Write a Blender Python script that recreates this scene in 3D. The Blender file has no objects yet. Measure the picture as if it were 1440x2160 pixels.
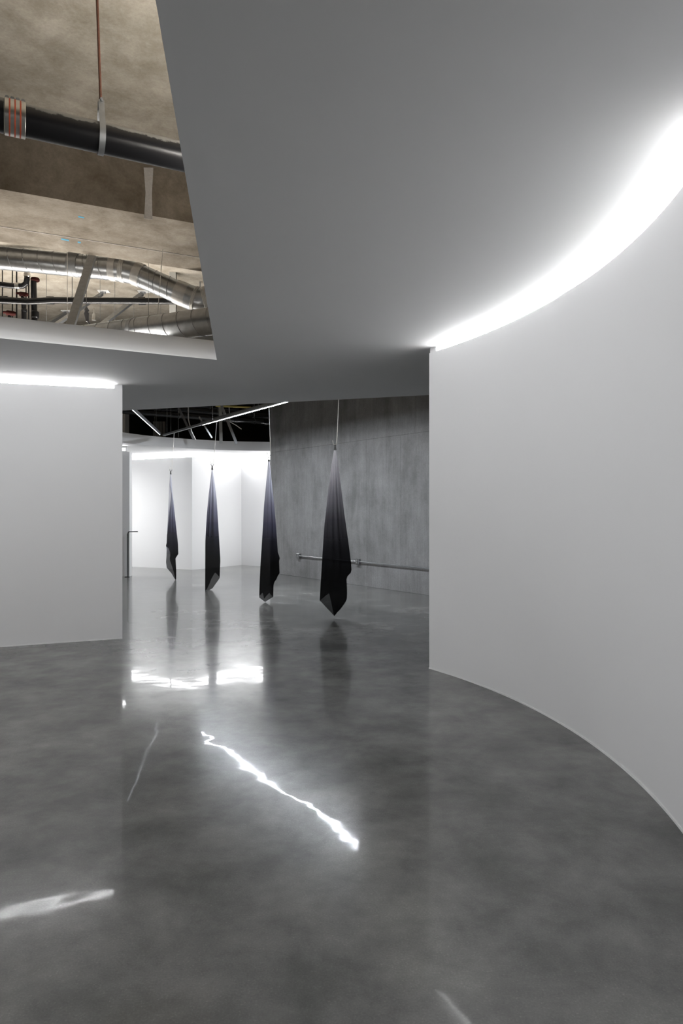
import bpy, bmesh, math, random
from mathutils import Vector, Matrix
random.seed(7)
S = bpy.context.scene
C = S.collection

# ------------------------------------------------------------------ camera, world, exposure
EYE = 1.5
F = 1440.0            # 24 mm lens on a 36 mm tall frame
HZ = 1078.0           # row of the horizon
cam_d = bpy.data.cameras.new('camera')
cam_d.sensor_fit = 'VERTICAL'; cam_d.sensor_height = 36.0; cam_d.sensor_width = 24.0
cam_d.lens = 24.0; cam_d.clip_start = 0.05; cam_d.clip_end = 200
cam_d.shift_y = -2.0 / 2160.0
cam = bpy.data.objects.new('camera', cam_d)
cam.location = (0, 0, EYE); cam.rotation_euler = (math.radians(90), 0, 0)
C.objects.link(cam); S.camera = cam
W = bpy.data.worlds.new('world'); S.world = W; W.use_nodes = True
W.node_tree.nodes['Background'].inputs[0].default_value = (0.5, 0.52, 0.55, 1)
W.node_tree.nodes['Background'].inputs[1].default_value = 0.02
S.view_settings.view_transform = 'Standard'; S.view_settings.look = 'None'
S.view_settings.gamma = 1.0; S.view_settings.use_curve_mapping = False
S.view_settings.exposure = 0.0
S.cycles.max_bounces = 7; S.cycles.diffuse_bounces = 5; S.cycles.glossy_bounces = 4; S.cycles.transparent_max_bounces = 6
S.cycles.use_adaptive_sampling = False; S.cycles.use_light_tree = False; S.cycles.sample_clamp_indirect = 8.0
S.cycles.caustics_reflective = False; S.cycles.caustics_refractive = False
# strengths of the lamps built further down; entry, void, hall, rear, rise are added
L_RIGHT, L_LEFT, L_BACK, L_ENTRY = 130.0, 130.0, 40.0, 330.0
L_LINE, L_LINE2, L_VOID, L_VOID2, L_VOID3, L_HALL, L_REAR, L_RISE = 240.0, 10.0, 265.0, 48.0, 150.0, 12.0, 345.0, 24.0
COL_COVE, COL_LINE, COL_VOID = (0.99, 0.995, 1.0), (0.88, 0.93, 1.0), (1.0, 0.95, 0.88)

def at(x, y, Y):
    "point of the place that stands at depth Y in the direction of photo pixel (x, y)"
    return Vector(((x - 720.0) / F * Y, Y, EYE + (HZ - y) / F * Y))

# ------------------------------------------------------------------ materials
MATS = {}
def new_mat(name):
    m = bpy.data.materials.new(name); m.use_nodes = True
    MATS[name] = m
    nt = m.node_tree
    return m, nt, nt.nodes['Principled BSDF'], nt.nodes['Material Output']
def setp(b, **k):
    names = {'col': 'Base Color', 'rough': 'Roughness', 'metal': 'Metallic', 'ior': 'IOR', 'spec': 'Specular IOR Level',
             'coat': 'Coat Weight', 'coatr': 'Coat Roughness', 'sheen': 'Sheen Weight', 'emc': 'Emission Color', 'ems': 'Emission Strength'}
    for a, v in k.items():
        if a in ('col', 'emc') and len(v) == 3: v = (*v, 1)
        b.inputs[names[a]].default_value = v
def noise(nt, scale, detail=4, rough=0.55, vec=None, dist=0.0):
    n = nt.nodes.new('ShaderNodeTexNoise'); n.inputs['Scale'].default_value = scale
    n.inputs['Detail'].default_value = detail; n.inputs['Roughness'].default_value = rough; n.inputs['Distortion'].default_value = dist
    if vec is not None: nt.links.new(vec, n.inputs['Vector'])
    return n.outputs['Fac']
def ramp(nt, src, stops):
    r = nt.nodes.new('ShaderNodeValToRGB'); e = r.color_ramp.elements
    e.remove(e[1]); e[0].position = stops[0][0]; e[0].color = (*stops[0][1], 1)
    for p, c in stops[1:]: e.new(p).color = (*c, 1)
    nt.links.new(src, r.inputs['Fac']); return r.outputs['Color']
def mixc(nt, a, b, fac, mode='MIX'):
    m = nt.nodes.new('ShaderNodeMix'); m.data_type = 'RGBA'; m.blend_type = mode
    for s, v in ((m.inputs[6], a), (m.inputs[7], b), (m.inputs[0], fac)):
        if isinstance(v, (int, float)): s.default_value = v
        elif isinstance(v, tuple): s.default_value = (*v, 1)
        else: nt.links.new(v, s)
    return m.outputs[2]
def coords(nt, scale=(1, 1, 1), kind='Object'):
    t = nt.nodes.new('ShaderNodeTexCoord'); mp = nt.nodes.new('ShaderNodeMapping')
    mp.inputs['Scale'].default_value = scale
    nt.links.new(t.outputs[kind], mp.inputs['Vector']); return mp.outputs['Vector']
def bump(nt, b, h, strength, dist):
    n = nt.nodes.new('ShaderNodeBump'); n.inputs['Strength'].default_value = strength; n.inputs['Distance'].default_value = dist
    nt.links.new(h, n.inputs['Height']); nt.links.new(n.outputs['Normal'], b.inputs['Normal'])

def m_paint(name, col):
    m, nt, b, o = new_mat(name); v = coords(nt)
    nt.links.new(mixc(nt, col, tuple(c * 0.965 for c in col), noise(nt, 1.3, 1, 0.5, v)), b.inputs['Base Color'])
    setp(b, rough=0.75, spec=0.25); return m
m_paint('white_paint', (0.80, 0.80, 0.805))
m_paint('trim_white', (0.86, 0.86, 0.86))

def m_floor():
    m, nt, b, o = new_mat('polished_concrete'); v = coords(nt)
    c1 = ramp(nt, noise(nt, 0.55, 4, 0.62, v, 0.1), [(0.36, (0.155, 0.155, 0.152)), (0.64, (0.285, 0.283, 0.275))])
    c2 = ramp(nt, noise(nt, 2.6, 6, 0.68, v, 0.15), [(0.34, (0.62, 0.63, 0.62)), (0.66, (1.08, 1.08, 1.06))])
    c3 = ramp(nt, noise(nt, 140, 2, 0.6, v), [(0.35, (0.84, 0.84, 0.84)), (0.62, (1, 1, 1)), (0.78, (1.5, 1.48, 1.42))])
    c = mixc(nt, mixc(nt, c1, c2, 1.0, 'MULTIPLY'), c3, 0.75, 'MULTIPLY')
    nt.links.new(c, b.inputs['Base Color'])
    setp(b, ior=1.5, rough=0.2, spec=0.12, coat=0.28, coatr=0.034)
    nt.links.new(ramp(nt, noise(nt, 1.6, 4, 0.6, v), [(0.36, (0.022,) * 3), (0.62, (0.065,) * 3)]), b.inputs['Coat Roughness'])
    n = nt.nodes.new('ShaderNodeBump'); n.inputs['Strength'].default_value = 0.42; n.inputs['Distance'].default_value = 0.005
    nt.links.new(noise(nt, 2.6, 2, 0.5, v), n.inputs['Height'])
    nt.links.new(n.outputs['Normal'], b.inputs['Coat Normal']); nt.links.new(n.outputs['Normal'], b.inputs['Normal'])
    return m
m_floor()

def m_conc(name, a, c, dark, streak=False, rough=0.85):
    m, nt, b, o = new_mat(name); v = coords(nt)
    base = ramp(nt, noise(nt, 0.8, 5, 0.7, v, 0.15), [(0.28, a), (0.72, c)])
    st = ramp(nt, noise(nt, 2.6, 6, 0.7, coords(nt, (1, 1, 0.22) if streak else (1, 1, 1)), 0.2), [(0.32, dark), (0.6, (1, 1, 1))])
    col = mixc(nt, base, st, 0.8, 'MULTIPLY')
    if streak:
        s2 = ramp(nt, noise(nt, 26, 5, 0.7, coords(nt, (1, 1, 0.035))), [(0.3, (0.72, 0.72, 0.72)), (0.65, (1.08, 1.08, 1.08))])
        col = mixc(nt, col, s2, 0.42, 'MULTIPLY')
    sp = ramp(nt, noise(nt, 38, 3, 0.75, v), [(0.3, (0.8, 0.8, 0.8)), (0.7, (1.08, 1.08, 1.08))])
    col = mixc(nt, col, sp, 0.7, 'MULTIPLY')
    nt.links.new(col, b.inputs['Base Color']); setp(b, rough=rough, spec=0.3)
    bump(nt, b, noise(nt, 30, 3, 0.7, v), 0.3, 0.006); return m
m_conc('wall_concrete', (0.215, 0.215, 0.215), (0.40, 0.40, 0.405), (0.66, 0.66, 0.65), True)
m_conc('slab_concrete', (0.30, 0.27, 0.225), (0.50, 0.455, 0.39), (0.55, 0.52, 0.47))
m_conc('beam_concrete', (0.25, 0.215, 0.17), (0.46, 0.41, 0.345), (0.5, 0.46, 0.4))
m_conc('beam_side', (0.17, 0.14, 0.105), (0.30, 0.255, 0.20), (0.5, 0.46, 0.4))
m_conc('plaster_patch', (0.5, 0.47, 0.44), (0.6, 0.57, 0.54), (0.8, 0.8, 0.78))
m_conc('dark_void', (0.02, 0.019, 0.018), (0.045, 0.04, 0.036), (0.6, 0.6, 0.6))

def m_plain(name, col, rough=0.5, metal=0.0, var=0.15, scale=20, spec=0.5):
    m, nt, b, o = new_mat(name); v = coords(nt)
    nt.links.new(mixc(nt, col, tuple(x * (1 - var) for x in col), noise(nt, scale, 2, 0.65, v)), b.inputs['Base Color'])
    setp(b, rough=rough, metal=metal, spec=spec); return m
m_plain('galvanized', (0.50, 0.52, 0.54), 0.34, 1.0, 0.45, 14)
m_plain('galvanized_matte', (0.36, 0.37, 0.38), 0.5, 0.85, 0.35, 18)
m_plain('duct_tape', (0.56, 0.55, 0.53), 0.42, 0.45, 0.3, 24)
m_plain('black_iron', (0.009, 0.009, 0.010), 0.32, 0.0, 0.5, 9, 0.35)
def m_dusty():
    m, nt, b, o = new_mat('dusty_iron'); v = coords(nt)
    g = nt.nodes.new('ShaderNodeNewGeometry'); sx = nt.nodes.new('ShaderNodeSeparateXYZ'); nt.links.new(g.outputs['Normal'], sx.inputs[0])
    ad = nt.nodes.new('ShaderNodeMath'); ad.operation = 'ADD'; nt.links.new(sx.outputs['Z'], ad.inputs[0])
    sc = nt.nodes.new('ShaderNodeMath'); sc.operation = 'MULTIPLY'; sc.inputs[1].default_value = 0.9; nt.links.new(noise(nt, 9, 4, 0.7, v), sc.inputs[0]); nt.links.new(sc.outputs[0], ad.inputs[1])
    f = ramp(nt, ad.outputs[0], [(0.86, (0, 0, 0)), (0.96, (1, 1, 1))])      # settled dust on what faces up
    nt.links.new(mixc(nt, (0.007, 0.007, 0.008), (0.17, 0.165, 0.155), f), b.inputs['Base Color']); setp(b, rough=0.3, spec=0.35)
m_dusty()
m_plain('glossy_black', (0.012, 0.012, 0.013), 0.2, 0.0, 0.3, 9, 0.9)
m_plain('black_steel', (0.015, 0.015, 0.015), 0.4, 0.3)
m_plain('rusty_rod', (0.13, 0.05, 0.028), 0.75, 0.2, 0.5, 60)
m_plain('red_fitting', (0.045, 0.008, 0.006), 0.8, 0.0, 0.5, 40, 0.15)
m_plain('orange_band', (0.55, 0.10, 0.04), 0.5, 0.2, 0.3, 30)
m_plain('stainless', (0.70, 0.68, 0.64), 0.28, 1.0, 0.2, 30)
m_plain('bright_rod', (0.80, 0.78, 0.74), 0.35, 0.6, 0.1, 30)
m_plain('yellow_pipe', (0.55, 0.45, 0.12), 0.5)
m_plain('grey_panel', (0.48, 0.48, 0.46), 0.6)
m_plain('white_wire', (0.62, 0.60, 0.57), 0.5, 0.3)
m_plain('blue_chalk', (0.12, 0.42, 0.62), 0.9)
m_plain('fixture_grey', (0.16, 0.16, 0.17), 0.5, 0.3)
def m_emit(name, col, s):
    m, nt, b, o = new_mat(name)
    setp(b, col=(0.8, 0.8, 0.8), emc=col, ems=s); m.cycles.emission_sampling = 'FRONT'; return m
m_emit('glow_right', COL_COVE, L_RIGHT); m_emit('glow_left', COL_COVE, L_LEFT); m_emit('glow_back', COL_COVE, L_BACK)
m_emit('glow_entry', COL_COVE, L_ENTRY); m_emit('glow_line', COL_LINE, L_LINE); m_emit('glow_line2', COL_LINE, L_LINE2)
m_emit('glow_void', COL_VOID, L_VOID); m_emit('glow_hall', COL_COVE, L_HALL); m_emit('glow_void2', COL_VOID, L_VOID2); m_emit('glow_rear', COL_COVE, L_REAR); m_emit('glow_rise', COL_COVE, L_RISE); m_emit('glow_void3', COL_VOID, L_VOID3)

def m_silk(name, stops):
    m, nt, b, o = new_mat(name)
    a = nt.nodes.new('ShaderNodeAttribute'); a.attribute_name = 'dye'
    col = ramp(nt, a.outputs['Fac'], stops)
    nt.links.new(col, b.inputs['Base Color']); setp(b, rough=0.8, spec=0.04)
    tr = nt.nodes.new('ShaderNodeBsdfTranslucent'); nt.links.new(col, tr.inputs['Color'])
    m1 = nt.nodes.new('ShaderNodeMixShader'); m1.inputs[0].default_value = 0.25
    nt.links.new(b.outputs[0], m1.inputs[1]); nt.links.new(tr.outputs[0], m1.inputs[2])
    tp = nt.nodes.new('ShaderNodeBsdfTransparent')
    m2 = nt.nodes.new('ShaderNodeMixShader'); m2.inputs[0].default_value = 0.13
    nt.links.new(m1.outputs[0], m2.inputs[1]); nt.links.new(tp.outputs[0], m2.inputs[2])
    nt.links.new(m2.outputs[0], o.inputs['Surface']); return m
K = (0.0015, 0.0015, 0.002)
m_silk('silk_grey', [(0, (.86, .85, .88)), (.14, (.70, .68, .72)), (.27, (.37, .36, .40)), (.42, (.11, .107, .125)), (.58, (.02, .02, .025)), (.72, K)])
m_silk('silk_violet', [(0, (.82, .82, .88)), (.17, (.62, .63, .73)), (.32, (.28, .28, .37)), (.45, (.10, .10, .155)), (.58, (.022, .022, .034)), (.72, K)])

# ------------------------------------------------------------------ mesh helpers
def origin_of(o):
    p = Vector((0, 0, 0))
    while o is not None:
        p += o.location; o = o.parent
    return p
def tag(o, label=None, cat=None, group=None, kind=None):
    if label: o['label'] = label
    if cat: o['category'] = cat
    if group: o['group'] = group
    if kind: o['kind'] = kind
    return o
def build(name, verts, faces, mat, parent=None, loc=None, smooth=True, angle=32):
    "one mesh object from world coordinates"
    verts = [Vector(v) for v in verts]
    if parent is not None: base = origin_of(parent); lo = None
    elif loc is not None: base = Vector(loc); lo = base
    else:
        xs = [v.x for v in verts]; ys = [v.y for v in verts]; zs = [v.z for v in verts]
        base = Vector(((min(xs) + max(xs)) / 2, (min(ys) + max(ys)) / 2, min(zs))); lo = base
    me = bpy.data.meshes.new(name)
    me.from_pydata([v - base for v in verts], [], faces)
    bm = bmesh.new(); bm.from_mesh(me); bmesh.ops.recalc_face_normals(bm, faces=bm.faces); bm.to_mesh(me); bm.free()
    me.materials.append(MATS[mat])
    if smooth:
        me.shade_smooth(); me.set_sharp_from_angle(angle=math.radians(angle))
    o = bpy.data.objects.new(name, me); C.objects.link(o)
    if parent is not None: o.parent = parent
    else: o.location = lo
    return o
def empty(name, loc, label, cat, group=None):
    o = bpy.data.objects.new(name, None); o.empty_display_size = 0.1; C.objects.link(o); o.location = loc
    return tag(o, label, cat, group)
class MB:
    def __init__(s): s.v = []; s.f = []
    def add(s, v, f):
        n = len(s.v); s.v += [Vector(p) for p in v]; s.f += [tuple(i + n for i in q) for q in f]; return s
    def box(s, lo, hi):
        (a, b, c), (d, e, f) = lo, hi
        return s.add([(a, b, c), (d, b, c), (d, e, c), (a, e, c), (a, b, f), (d, b, f), (d, e, f), (a, e, f)],
                     [(0, 3, 2, 1), (4, 5, 6, 7), (0, 1, 5, 4), (1, 2, 6, 5), (2, 3, 7, 6), (3, 0, 4, 7)])
    def prism(s, pts, zlo, zhi):
        "plan outline pts [(x, y)] between two heights (number or function of x, y)"
        g = lambda z, p: z(*p) if callable(z) else z
        n = len(pts)
        v = [(p[0], p[1], g(zlo, p)) for p in pts] + [(p[0], p[1], g(zhi, p)) for p in pts]
        f = [tuple(range(n - 1, -1, -1)), tuple(range(n, 2 * n))] + [(i, (i + 1) % n, n + (i + 1) % n, n + i) for i in range(n)]
        return s.add(v, f)
    def ribbon(s, front, back, zlo, zhi):
        "wall body between a front and a back plan line"
        g = lambda z, p: z(*p) if callable(z) else z
        v = []
        for a, b in zip(front, back):
            v += [(a[0], a[1], g(zlo, a)), (b[0], b[1], g(zlo, b)), (b[0], b[1], g(zhi, b)), (a[0], a[1], g(zhi, a))]
        n = len(front); f = [(0, 1, 2, 3), tuple(4 * (n - 1) + k for k in (3, 2, 1, 0))]
        for i in range(n - 1):
            for k in range(4):
                f.append((4 * i + k, 4 * i + 4 + k, 4 * i + 4 + (k + 1) % 4, 4 * i + (k + 1) % 4))
        return s.add(v, f)
    def sweep(s, pts, section, up=(0, 0, 1), caps=True):
        "sweep a closed 2-D section along pts; section(i) or fixed list of (side, up)"
        pts = [Vector(p) for p in pts]; n = len(pts); rows = []
        U = Vector(up)
        for i, p in enumerate(pts):
            t = (pts[min(i + 1, n - 1)] - pts[max(i - 1, 0)]).normalized()
            sd = t.cross(U)
            if sd.length < 1e-4: sd = t.cross(Vector((0, 1, 0)))
            sd.normalize(); u2 = sd.cross(t).normalized()
            k = 1.0
            if 0 < i < n - 1:
                a = (pts[i] - pts[i - 1]).normalized(); b = (pts[i + 1] - pts[i]).normalized()
                k = 1.0 / max(0.6, math.sqrt(max(0.0, (1 + a.dot(b)) / 2)))
            sec = section(i) if callable(section) else section
            rows.append([p + sd * (q[0] * k) + u2 * q[1] for q in sec])
        m = len(rows[0]); v = [q for r in rows for q in r]
        f = [(i * m + j, i * m + (j + 1) % m, (i + 1) * m + (j + 1) % m, (i + 1) * m + j) for i in range(n - 1) for j in range(m)]
        if caps: f += [tuple(range(m - 1, -1, -1)), tuple((n - 1) * m + j for j in range(m))]
        return s.add(v, f)
    def tube(s, pts, r, seg=12):
        rr = r if isinstance(r, (list, tuple)) else [r] * len(pts)
        return s.sweep(pts, lambda i: [(rr[i] * math.cos(2 * math.pi * k / seg), rr[i] * math.sin(2 * math.pi * k / seg)) for k in range(seg)])
    def torus(s, c, axis, R, r, seg=28, ms=8):
        axis = Vector(axis).normalized(); a = axis.orthogonal().normalized(); b = axis.cross(a); v = []
        for i in range(seg):
            th = 2 * math.pi * i / seg; d = a * math.cos(th) + b * math.sin(th)
            for j in range(ms):
                ph = 2 * math.pi * j / ms
                v.append(Vector(c) + d * (R + r * math.cos(ph)) + axis * (r * math.sin(ph)))
        f = [(i * ms + j, ((i + 1) % seg) * ms + j, ((i + 1) % seg) * ms + (j + 1) % ms, i * ms + (j + 1) % ms) for i in range(seg) for j in range(ms)]
        return s.add(v, f)
    def make(s, name, mat, parent=None, **k): return build(name, s.v, s.f, mat, parent, **k)
def lit_face(o, d):
    "only the faces that look along d keep the glowing material, the rest is plain white"
    o.data.materials.append(MATS['trim_white']); d = Vector(d)
    for p in o.data.polygons: p.material_index = 0 if p.normal.dot(d) > 0.7 else 1
    return o
def lerp(a, b, t): return a + (b - a) * t
def off2(pts, d):
    "shift a plan polyline sideways by d (left of travel positive)"
    out = []
    for i, p in enumerate(pts):
        a = Vector(pts[max(i - 1, 0)]); b = Vector(pts[min(i + 1, len(pts) - 1)])
        t = (b - a).normalized(); n = Vector((-t.y, t.x)); k = 1.0
        if 0 < i < len(pts) - 1:
            u = (Vector(p) - a).normalized(); w = (b - Vector(p)).normalized(); k = 1 / max(0.5, math.sqrt((1 + u.dot(w)) / 2))
        out.append(Vector(p) + n * d * k)
    return out
def struct(o, label=None): o['kind'] = 'structure'; o['label'] = label or o.name; return o
def rect_section(w, h): return [(-w / 2, -h / 2), (w / 2, -h / 2), (w / 2, h / 2), (-w / 2, h / 2)]
def channel_section(w, h, t=0.004):
    "open C profile: back at +side, mouth at -side"
    return [(-w / 2, -h / 2), (w / 2, -h / 2), (w / 2, h / 2), (-w / 2, h / 2), (-w / 2, h / 2 - t), (w / 2 - t, h / 2 - t), (w / 2 - t, -h / 2 + t), (-w / 2, -h / 2 + t)]

# ------------------------------------------------------------------ structure
SLAB = 5.2
struct(MB().box((-13, -7, -0.2), (8, 22, 0)).make('floor', 'polished_concrete', loc=(0, 0, 0)), 'polished grey concrete floor with faint clouding')
zc = lambda x, y: 3.055 + 0.0204 * (x - 0.854)      # underside of the dropped ceiling
def on_ceiling(px, py):
    z = 3.0
    for _ in range(6):
        Y = (z - EYE) * F / (HZ - py); X = (px - 720) / F * Y; z = zc(X, Y)
    return Vector((X, Y))
cA, cB = on_ceiling(457, 759), on_ceiling(328, 0)           # right edge of the opening
cL = on_ceiling(0, 713.5)                                    # far edge of the opening
eL, eR = on_ceiling(258, 866), on_ceiling(909, 833)          # rear edge of the ceiling
def ext(a, b, t): return a + (b - a) * t
ceil_pts = [ext(cA, cB, 2.6), cA, ext(cA, cL, 3.3), Vector((-7.0, 11.4)), ext(eL, eR, 0.0), ext(eL, eR, 1.7), Vector((4.6, -5.5)), Vector((1.0, -5.5))]
ceil_pts[3] = ext(eR, eL, (eR.x + 7.0) / (eR.x - eL.x))
struct(MB().prism([tuple(p) for p in ceil_pts], zc, lambda x, y: zc(x, y) + 0.188).make('ceiling', 'white_paint', smooth=False), 'white dropped ceiling with an angled opening')

# curved wall on the right: an arc of 4.75 m radius
cc, R = Vector((-3.113, 3.851)), 4.754
th0 = math.asin((6.5 - cc.y) / R); th1 = math.asin((1.45 - cc.y) / R)
def arc(r, a0, a1, n): return [cc + Vector((math.cos(lerp(a0, a1, i / (n - 1))), math.sin(lerp(a0, a1, i / (n - 1))))) * r for i in range(n)]
wtop = lambda x, y: zc(x, y) - 0.052
aF, aB = arc(R, th0, th1, 72), arc(R + 0.3, th0, th1, 72)
WR = struct(MB().ribbon(aF, aB, 0, wtop).make('wall_right', 'white_paint'), 'white curved wall sweeping round on the right')
struct(MB().ribbon(arc(R - 0.006, th0, th1, 72), arc(R, th0, th1, 72), 0, 0.012).make('baseboard_right', 'trim_white'), 'thin white bead along the foot of the curved wall')
capR = th0 - 0.085 / R; thE = math.asin((2.65 - cc.y) / R)
struct(MB().ribbon(arc(R + 0.012, th0, capR, 4), arc(R + 0.28, th0, capR, 4), lambda x, y: wtop(x, y), zc).make('trim_1', 'white_paint'), 'end block between curved wall and ceiling')
struct(MB().ribbon(arc(R + 0.1, capR, th1, 60), arc(R + 0.2, capR, th1, 60), wtop, zc).make('trim_2', 'white_paint'), 'back of the light slot above the curved wall')
def cove(front, back, zlo, zhi, mat, label):
    o = MB().ribbon(front, back, zlo, zhi).make('cove_light', mat, smooth=False)
    o.data.materials.append(MATS['trim_white']); fr = [Vector((p[0], p[1])) - Vector(o.location[:2]) for p in front]; bk_ = [Vector((p[0], p[1])) - Vector(o.location[:2]) for p in back]
    for p in o.data.polygons:                                  # only the face towards the room glows
        c_ = Vector(p.center[:2]); k = min(range(len(fr) - 1), key=lambda q: ((fr[q] + fr[q + 1]) / 2 - c_).length)
        n_ = ((fr[k] + fr[k + 1]) - (bk_[k] + bk_[k + 1])).normalized()
        sg_ = (fr[k + 1] - fr[k]).normalized()
        p.material_index = 0 if (p.normal.xy.dot(n_) > 0.05 and abs(p.normal.z) < 0.5 and abs(p.normal.xy.dot(sg_)) < 0.5) else 1
    return tag(o, label, 'light', 'cove lights above the walls')
cove(arc(R + 0.08, capR - 0.004, thE, 60), arc(R + 0.09, capR - 0.004, thE, 60), lambda x, y: wtop(x, y) + 0.004, lambda x, y: zc(x, y) - 0.006, 'glow_right', 'glowing white light slot along the top of the curved right wall')

# wall on the left
wl1, wl2 = at(258, 1347, 8.03), at(0, 1365, 7.526)
lF = [Vector((wl1.x, wl1.y)), Vector((wl2.x, wl2.y)), Vector((-6.8, 6.35))]
lB = [p + Vector((-0.09, 0.22)) for p in lF]
ltop = lambda x, y: zc(x, y) - 0.046
struct(MB().ribbon(lF, lB, 0, ltop).make('wall_left', 'white_paint', smooth=False), 'white wall on the left with a light slot above')
struct(MB().ribbon([p + Vector((0.003, -0.006)) for p in lF], lF, 0, 0.010).make('baseboard_left', 'trim_white', smooth=False), 'thin white bead along the foot of the left wall')
hF = [Vector((-6.85, 6.2)), Vector((-6.85, -3.3))]
struct(MB().ribbon(hF, [p + Vector((-.2, 0)) for p in hF], 0, 2.98).make('wall_hall', 'white_paint', smooth=False), 'white wall of the hall left of the viewer with an added light slot')
lc = ext(lF[0], lF[1], 0.07)
bk = Vector((-0.02, 0.05)); bk2 = Vector((-0.08, 0.2))
struct(MB().ribbon([lF[0] + bk * 0.3, lc + bk * 0.3], [lF[0] + bk2, lc + bk2], ltop, zc).make('trim_3', 'white_paint', smooth=False), 'end block between left wall and ceiling')
struct(MB().ribbon([lc + bk * 2, lF[1] + bk * 2, lF[2] + bk * 2], [lc + bk2, lF[1] + bk2, lF[2] + bk2], ltop, zc).make('trim_4', 'white_paint', smooth=False), 'back of the light slot above the left wall')
cove([lc + bk * 1.2, lF[1] + bk * 1.2, lF[2] + bk * 1.2], [lc + bk * 1.4, lF[1] + bk * 1.4, lF[2] + bk * 1.4], lambda x, y: ltop(x, y) + 0.004, lambda x, y: zc(x, y) - 0.006, 'glow_left', 'glowing white light slot along the top of the left wall')

# rear room: soffit, three white walls, side wall
def gz(px, py, zz):                                          # plan point on the height zz
    Y = (zz - EYE) * F / (HZ - py); return Vector(((px - 720) / F * Y, Y))
RZ = 3.0
fas = [gz(x, y, RZ) for x, y in ((180, 921), (259, 933.7), (300, 938.6), (340, 942), (400, 946), (465, 949.3), (520, 950.6), (575, 951.3))]
struct(MB().prism([tuple(p) for p in fas] + [(-1.3, 21.5), (-9, 21.5), (-9, fas[0].y)], RZ, RZ + 0.225).make('ceiling_rear', 'white_paint', angle=20), 'white soffit over the rear room with a curved edge')
bw = [gz(273, 1195, 0), gz(405, 1202, 0), gz(509, 1192, 0), gz(568, 1196, 0)]
bw[0] = ext(bw[1], bw[0], 1.5); bw[3] = ext(bw[2], bw[3], 1.9)
BT = 2.885; bo1, bo2, bo3, bo4 = (off2(bw, d_) for d_ in (0.07, 0.085, 0.13, 0.15))
for i, (nm, lab) in enumerate((('wall_back_left', 'bright white back wall left of the corner'), ('wall_back_middle', 'white back wall receding behind the second scarf'), ('wall_back_right', 'white back wall beside the concrete'))):
    a, b = bw[i], bw[i + 1]; n = Vector((-(b - a).y, (b - a).x)).normalized()
    struct(MB().ribbon([a, b], [bo4[i], bo4[i + 1]], 0, BT).make(nm, 'white_paint', smooth=False), lab)
    struct(MB().ribbon([bo3[i], bo3[i + 1]], [bo4[i], bo4[i + 1]], BT, RZ).make('trim_%d' % (5 + i), 'white_paint', smooth=False), 'back of a rear light slot')
    cove([bo1[i], bo1[i + 1]], [bo2[i], bo2[i + 1]], BT + 0.008, RZ - 0.008, 'glow_back', 'glowing light slot above the ' + lab)
sw = at(273, 1216, 15.65); SWT = 2.86
struct(MB().box((-8, 15.65, 0), (sw.x, 15.85, SWT)).make('wall_side', 'white_paint', smooth=False), 'shaded white wall edge beside the bright back room')
struct(MB().box((-8, 15.80, SWT), (sw.x - 0.1, 15.85, RZ)).make('trim_8', 'white_paint', smooth=False), 'back of the light slot above the side wall')
cove([Vector((-7.9, 15.72)), Vector((sw.x - 0.12, 15.72))], [Vector((-7.9, 15.73)), Vector((sw.x - 0.12, 15.73))], SWT + 0.03, RZ - 0.05, 'glow_back', 'glowing light slot above the shaded side wall behind the left wall')
cl = at(264, 890, 16.4)
struct(MB().box((cl.x - 0.3, 16.4, RZ + 0.225), (cl.x, 16.7, SLAB)).make('wall_pier', 'white_paint', smooth=False), 'narrow white pier above the rear soffit')

# cast concrete wall, built of its form panels
ca, cb_ = Vector((-1.74, 16.62)), Vector((1.586, 12.09)); cb_ = ext(ca, cb_, 1.32)
cdir = (cb_ - ca).normalized(); cn = Vector((-cdir.y, cdir.x)); clen = (cb_ - ca).length
if cn.y < 0: cn = -cn
cw = struct(MB().ribbon([ca + cn * 0.025, cb_ + cn * 0.025], [ca + cn * 0.3, cb_ + cn * 0.3], 0, SLAB).make('wall_concrete', 'wall_concrete', smooth=False), 'board-marked cast concrete wall')
def along(px):                                               # distance along the wall where a photo column meets it
    t = (px - 720) / F; return (t * ca.y - ca.x) / (cdir.x - t * cdir.y)
lowj = [0.0, along(635), along(703), along(773), along(845), along(905), clen]
uppj = [0.0, along(668), along(738), along(875), clen]
def panel(a, b, z0, z1):
    g = 0.0012; c = 0.0018
    p0, p1 = ca + cdir * (a + g), ca + cdir * (b - g)
    q0, q1 = ca + cdir * (a + g + c), ca + cdir * (b - g - c)
    v = []
    for (p, d) in ((p0, 0.03), (p0, c), (q0, 0.0)): pass
    P = lambda pt, d, z: (*(pt + cn * d), z)
    v = [P(p0, 0.03, z0 + g), P(p1, 0.03, z0 + g), P(p1, 0.03, z1 - g), P(p0, 0.03, z1 - g),
         P(p0, c, z0 + g), P(p1, c, z0 + g), P(p1, c, z1 - g), P(p0, c, z1 - g),
         P(q0, 0, z0 + g + c), P(q1, 0, z0 + g + c), P(q1, 0, z1 - g - c), P(q0, 0, z1 - g - c)]
    f = [(0, 1, 2, 3), (8, 9, 10, 11)]
    for k in range(4):
        f += [(k, (k + 1) % 4, 4 + (k + 1) % 4, 4 + k), (4 + k, 4 + (k + 1) % 4, 8 + (k + 1) % 4, 8 + k)]
    build('concrete_panel', v, f, 'wall_concrete', cw, smooth=False)
for a, b in zip(lowj, lowj[1:]): panel(a, b, 0.0, 2.92)
for a, b in zip(uppj, uppj[1:]): panel(a, b, 2.92, SLAB)

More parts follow.
